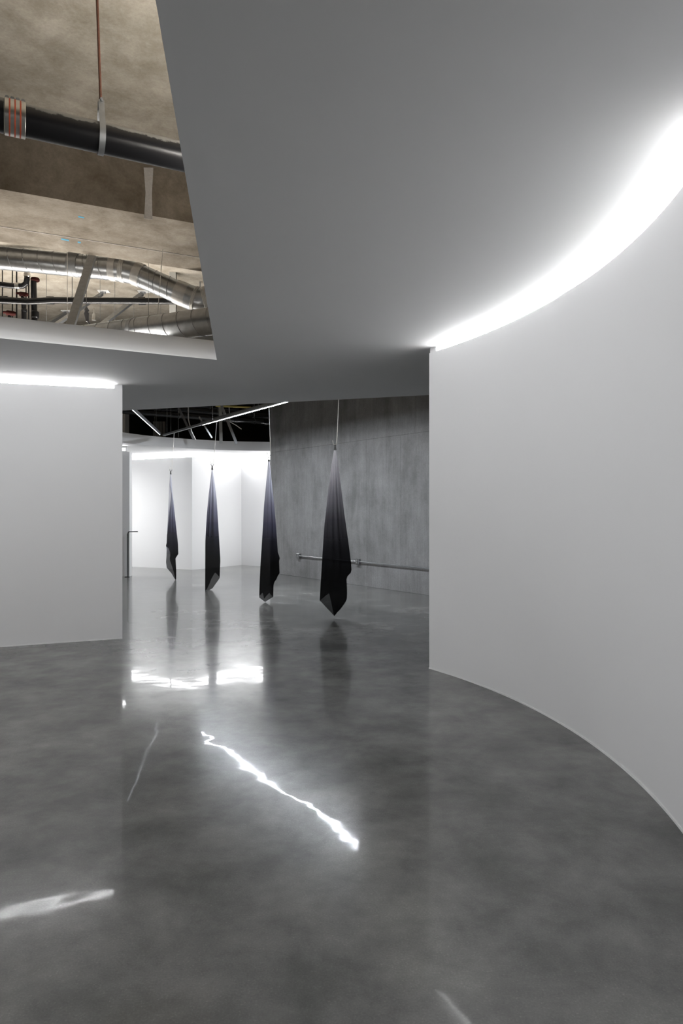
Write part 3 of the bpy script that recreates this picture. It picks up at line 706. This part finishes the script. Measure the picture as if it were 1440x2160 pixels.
# hanger wires
for (px, y1, Y, r, lab) in ((142, 692, 8.3, .0035, 'pale hanger wire crossing in front of the duct and black pipe'), (182, 655, 9.1, .005, 'thin rod carrying the small drop fitting'), (211, 676, 10.4, .003, 'thin wire right of the leaning stud'),
                        (242, 677, 10.6, .004, 'thin wire right of the small drop fitting'), (313, 672, 8.8, .003, 'thin wire left of the white post'), (330, 690, 8.2, .0035, 'pale wire crossing the lower duct'), (339, 668, 9.9, .0025, 'faint wire just left of the white post'), (98, 683, 10.5, .004, 'thin rod right of the black risers')):
    a = at(px, y1, Y); b = Vector((a.x, a.y, SLAB))
    if px == 330: b.x += .12
    tag(MB().tube([a, b], r, 6).make('hanger_wire', 'white_wire' if px in (142, 330) else 'galvanized_matte'), lab, 'wire', 'hanger wires in the ceiling opening')
# drop fitting on its rod, pendent sprinkler
c = at(182.5, 664, 9.1)
df = empty('drop_fitting', c, 'dark bulb-shaped drop fitting hanging on a thin rod', 'fitting')
MB().tube([c + Vector((0, 0, .10)), c + Vector((0, 0, .06)), c + Vector((0, 0, .02)), c + Vector((.005, 0, -.03)), c + Vector((.012, 0, -.09))], [.012, .035, .034, .026, .02], 12).make('body', 'fixture_grey', df)
MB().tube([c + Vector((.012, 0, -.08)), c + Vector((.05, 0, -.13))], .012, 8).make('arm', 'fixture_grey', df)
c = at(198, 668, 9.6)
sp_ = empty('pendent_sprinkler', c, 'small bright pendent head right of the drop fitting', 'sprinkler')
MB().tube([c + Vector((0, 0, .12)), c + Vector((0, 0, .05)), c + Vector((0, 0, .03)), c + Vector((0, 0, -.05))], [.008, .01, .022, .03], 10).make('body', 'stainless', sp_)
# risers and trap at the far left
RY = 10.0
def rpipe(name, pts, r, mat, lab, extra=()):
    p3 = [at(x, y, RY + dz) for x, y, dz in pts]
    root = empty(name, min(p3, key=lambda p: p.z), lab, 'pipe', 'black risers at the far left of the opening')
    MB().tube(p3, r, 14).make('pipe_length', mat, root)
    for (x, y, dz, rr, hh, mt, nm) in extra:
        q = at(x, y, RY + dz); MB().tube([q + Vector((0, 0, hh / 2)), q + Vector((0, 0, hh / 2 - .01)), q + Vector((0, 0, -hh / 2 + .01)), q + Vector((0, 0, -hh / 2))], [rr * .85, rr, rr, rr * .85], 14).make(nm, mt, root)
    return root
rpipe('riser_pipe', [(70.5, 590, 0), (73, 692, 0)], .042, 'black_iron', 'thick black riser with a rusty red collar', [(74, 590, 0, .062, .05, 'red_fitting', 'collar'), (74, 664, 0, .055, .1, 'black_iron', 'socket')])
rpipe('riser_pipe', [(50, 628, .25), (51, 692, .25)], .036, 'black_iron', 'black riser left of the thick one', [(51, 655, .25, .042, .05, 'black_iron', 'socket')])
tr = rpipe('trap_pipe', [(-60, 598, -.1), (0, 600, -.1), (36, 604, -.1), (48, 603, -.1), (55, 598, -.1), (57, 588, -.1), (57, 566, -.1)], .04, 'black_iron', 'black drain elbow turning up below the duct', [(57, 580, -.1, .046, .06, 'stainless', 'clamp')])
q = at(37, 603, RY - .1); MB().tube([q + Vector((-.03, 0, 0)), q + Vector((.03, 0, .0))], .045, 14).make('clamp', 'stainless', tr)
for (x, y0, y1, dz, r, lab) in ((5, 606, 690, .2, .009, 'leftmost thin dark rod'), (26, 600, 690, .3, .009, 'thin dark rod below the black elbow'), (35, 640, 690, .3, .012, 'short dark rod below the black pipe'), (55, 606, 632, .3, .009, 'thin dark rod left of the thick riser'), (60.5, 604, 690, .35, .012, 'dark rod between the two risers')):
    a, b = at(x, y1, RY + dz), at(x, y0, RY + dz); b.z = SLAB
    tag(MB().tube([a, b], r, 6).make('thin_rod', 'black_steel'), lab, 'rod', 'thin rods among the risers')
for (x, y, w, h, lab) in ((47, 620, .09, .035, 'rusty red fitting above the black pipe'), (20, 660, .10, .04, 'rusty red fitting low at the left edge')):
    q = at(x, y, RY + .3); root = empty('pipe_fitting', q, lab, 'fitting')
    MB().tube([q + Vector((-w, 0, .01)), q + Vector((-w * .4, 0, .01)), q + Vector((-w * .35, 0, 0)), q + Vector((w * .6, 0, -.01)), q + Vector((w, 0, -.01))], [h * .55, h * .55, h, h, h * .5], 12).make('body', 'red_fitting', root)
    MB().tube([q, q + Vector((0, 0, -.1))], h * .6, 10).make('outlet', 'black_iron', root)

# ------------------------------------------------------------------ services above the rear room
VZ = 3.40
def vp(px, py, zz): p = gz(px, py, zz); return Vector((p.x, p.y, zz))
def vpipe(a, b, zz, r, mat, lab, hang, coup):
    A, B = vp(*a, zz), vp(*b, zz); d_ = (B - A)
    return pipe('void_pipe', [A - d_ * .25, B + d_ * .18], r, mat, lab, 'pipe', 'black pipes above the rear soffit', hang, coup)
vpipe((264, 868), (565, 891), 3.75, .06, 'glossy_black', 'lowest black pipe in the dark void above the rear soffit', (.42, .8), (.7, .86))
vpipe((335, 860.5), (562, 878), 3.92, .06, 'glossy_black', 'middle black pipe in the dark void above the rear soffit', (.35, .78), (.2, .3, .9))
vpipe((400, 855), (487, 862.5), 4.08, .055, 'glossy_black', 'uppermost black pipe in the dark void above the rear soffit', (.5,), (.6,))
vpipe((468, 856.5), (520, 859.3), 3.98, .022, 'yellow_pipe', 'short thin yellow pipe beside the linear light', (), (.55,))
for (a, b, Y, w, mt, lab) in (((465, 884), (466, 935), 16.2, .075, 'grey_panel', 'upright pale stud above the rear soffit'), ((479, 886), (499, 936), 16.0, .06, 'galvanized_matte', 'leaning grey brace right of the pale stud'),
                              ((386, 880), (408, 926), 15.8, .05, 'fixture_grey', 'dark leaning brace behind the scarf rail'), ((430, 896), (447, 924), 15.4, .03, 'galvanized_matte', 'thin slanting brace behind the second hooked rod')):
    brace(at(b[0], b[1], Y), at(a[0], a[1], Y) + (at(a[0], a[1], Y) - at(b[0], b[1], Y)) * .6, w, .04, lab, None, 'braces above the rear soffit', mt)
pts = [at(397, 884, 15.2), at(400, 896, 15.2), at(404, 910, 15.2), at(409, 921, 15.25), at(412, 927, 15.3)]
tag(MB().tube([Vector((pts[0].x, pts[0].y, SLAB))] + pts, .012, 8).make('hanging_cable', 'white_wire'), 'pale cable curving down behind the scarf rail', 'cable')
pts = [at(485, 890, 16.4), at(498, 897, 16.5), at(509, 905, 16.6)]
pts = [Vector((pts[0].x - .1, pts[0].y, SLAB))] + pts
tag(MB().tube(pts, .012, 8).make('loose_cable', 'white_wire'), 'short slanting pale cable right of the leaning grey brace', 'cable')
for (px, y1, Y, lab) in ((352, 912, 15.2, 'thin wire above the far end of the rail'), (376, 922, 15.7, 'thin pale wire right of the first hooked rod'), (326, 905, 17.0, 'thin wire before the slatted panel')):
    a = at(px, y1, Y); tag(MB().tube([a, Vector((a.x, a.y, SLAB))], .005, 6).make('hanger_wire', 'galvanized_matte'), lab, 'wire', 'hanger wires above the rear soffit')
c0, c1 = at(322, 912, 19.5), at(349, 889, 19.5)
vt = empty('slatted_panel', (lerp(c0.x, c1.x, .5), 19.5, 3.225), 'grey slatted panel in the dark void', 'panel')
for k in range(4):
    x0 = lerp(c0.x, c1.x, k / 4)
    MB().box((x0 + .008, 19.5, 3.226), (lerp(c0.x, c1.x, (k + 1) / 4) - .008, 19.53, c1.z)).make('slat', 'grey_panel', vt, smooth=False)
MB().box((c0.x, 19.53, 3.226), (c1.x, 19.55, c1.z)).make('backing', 'fixture_grey', vt, smooth=False)
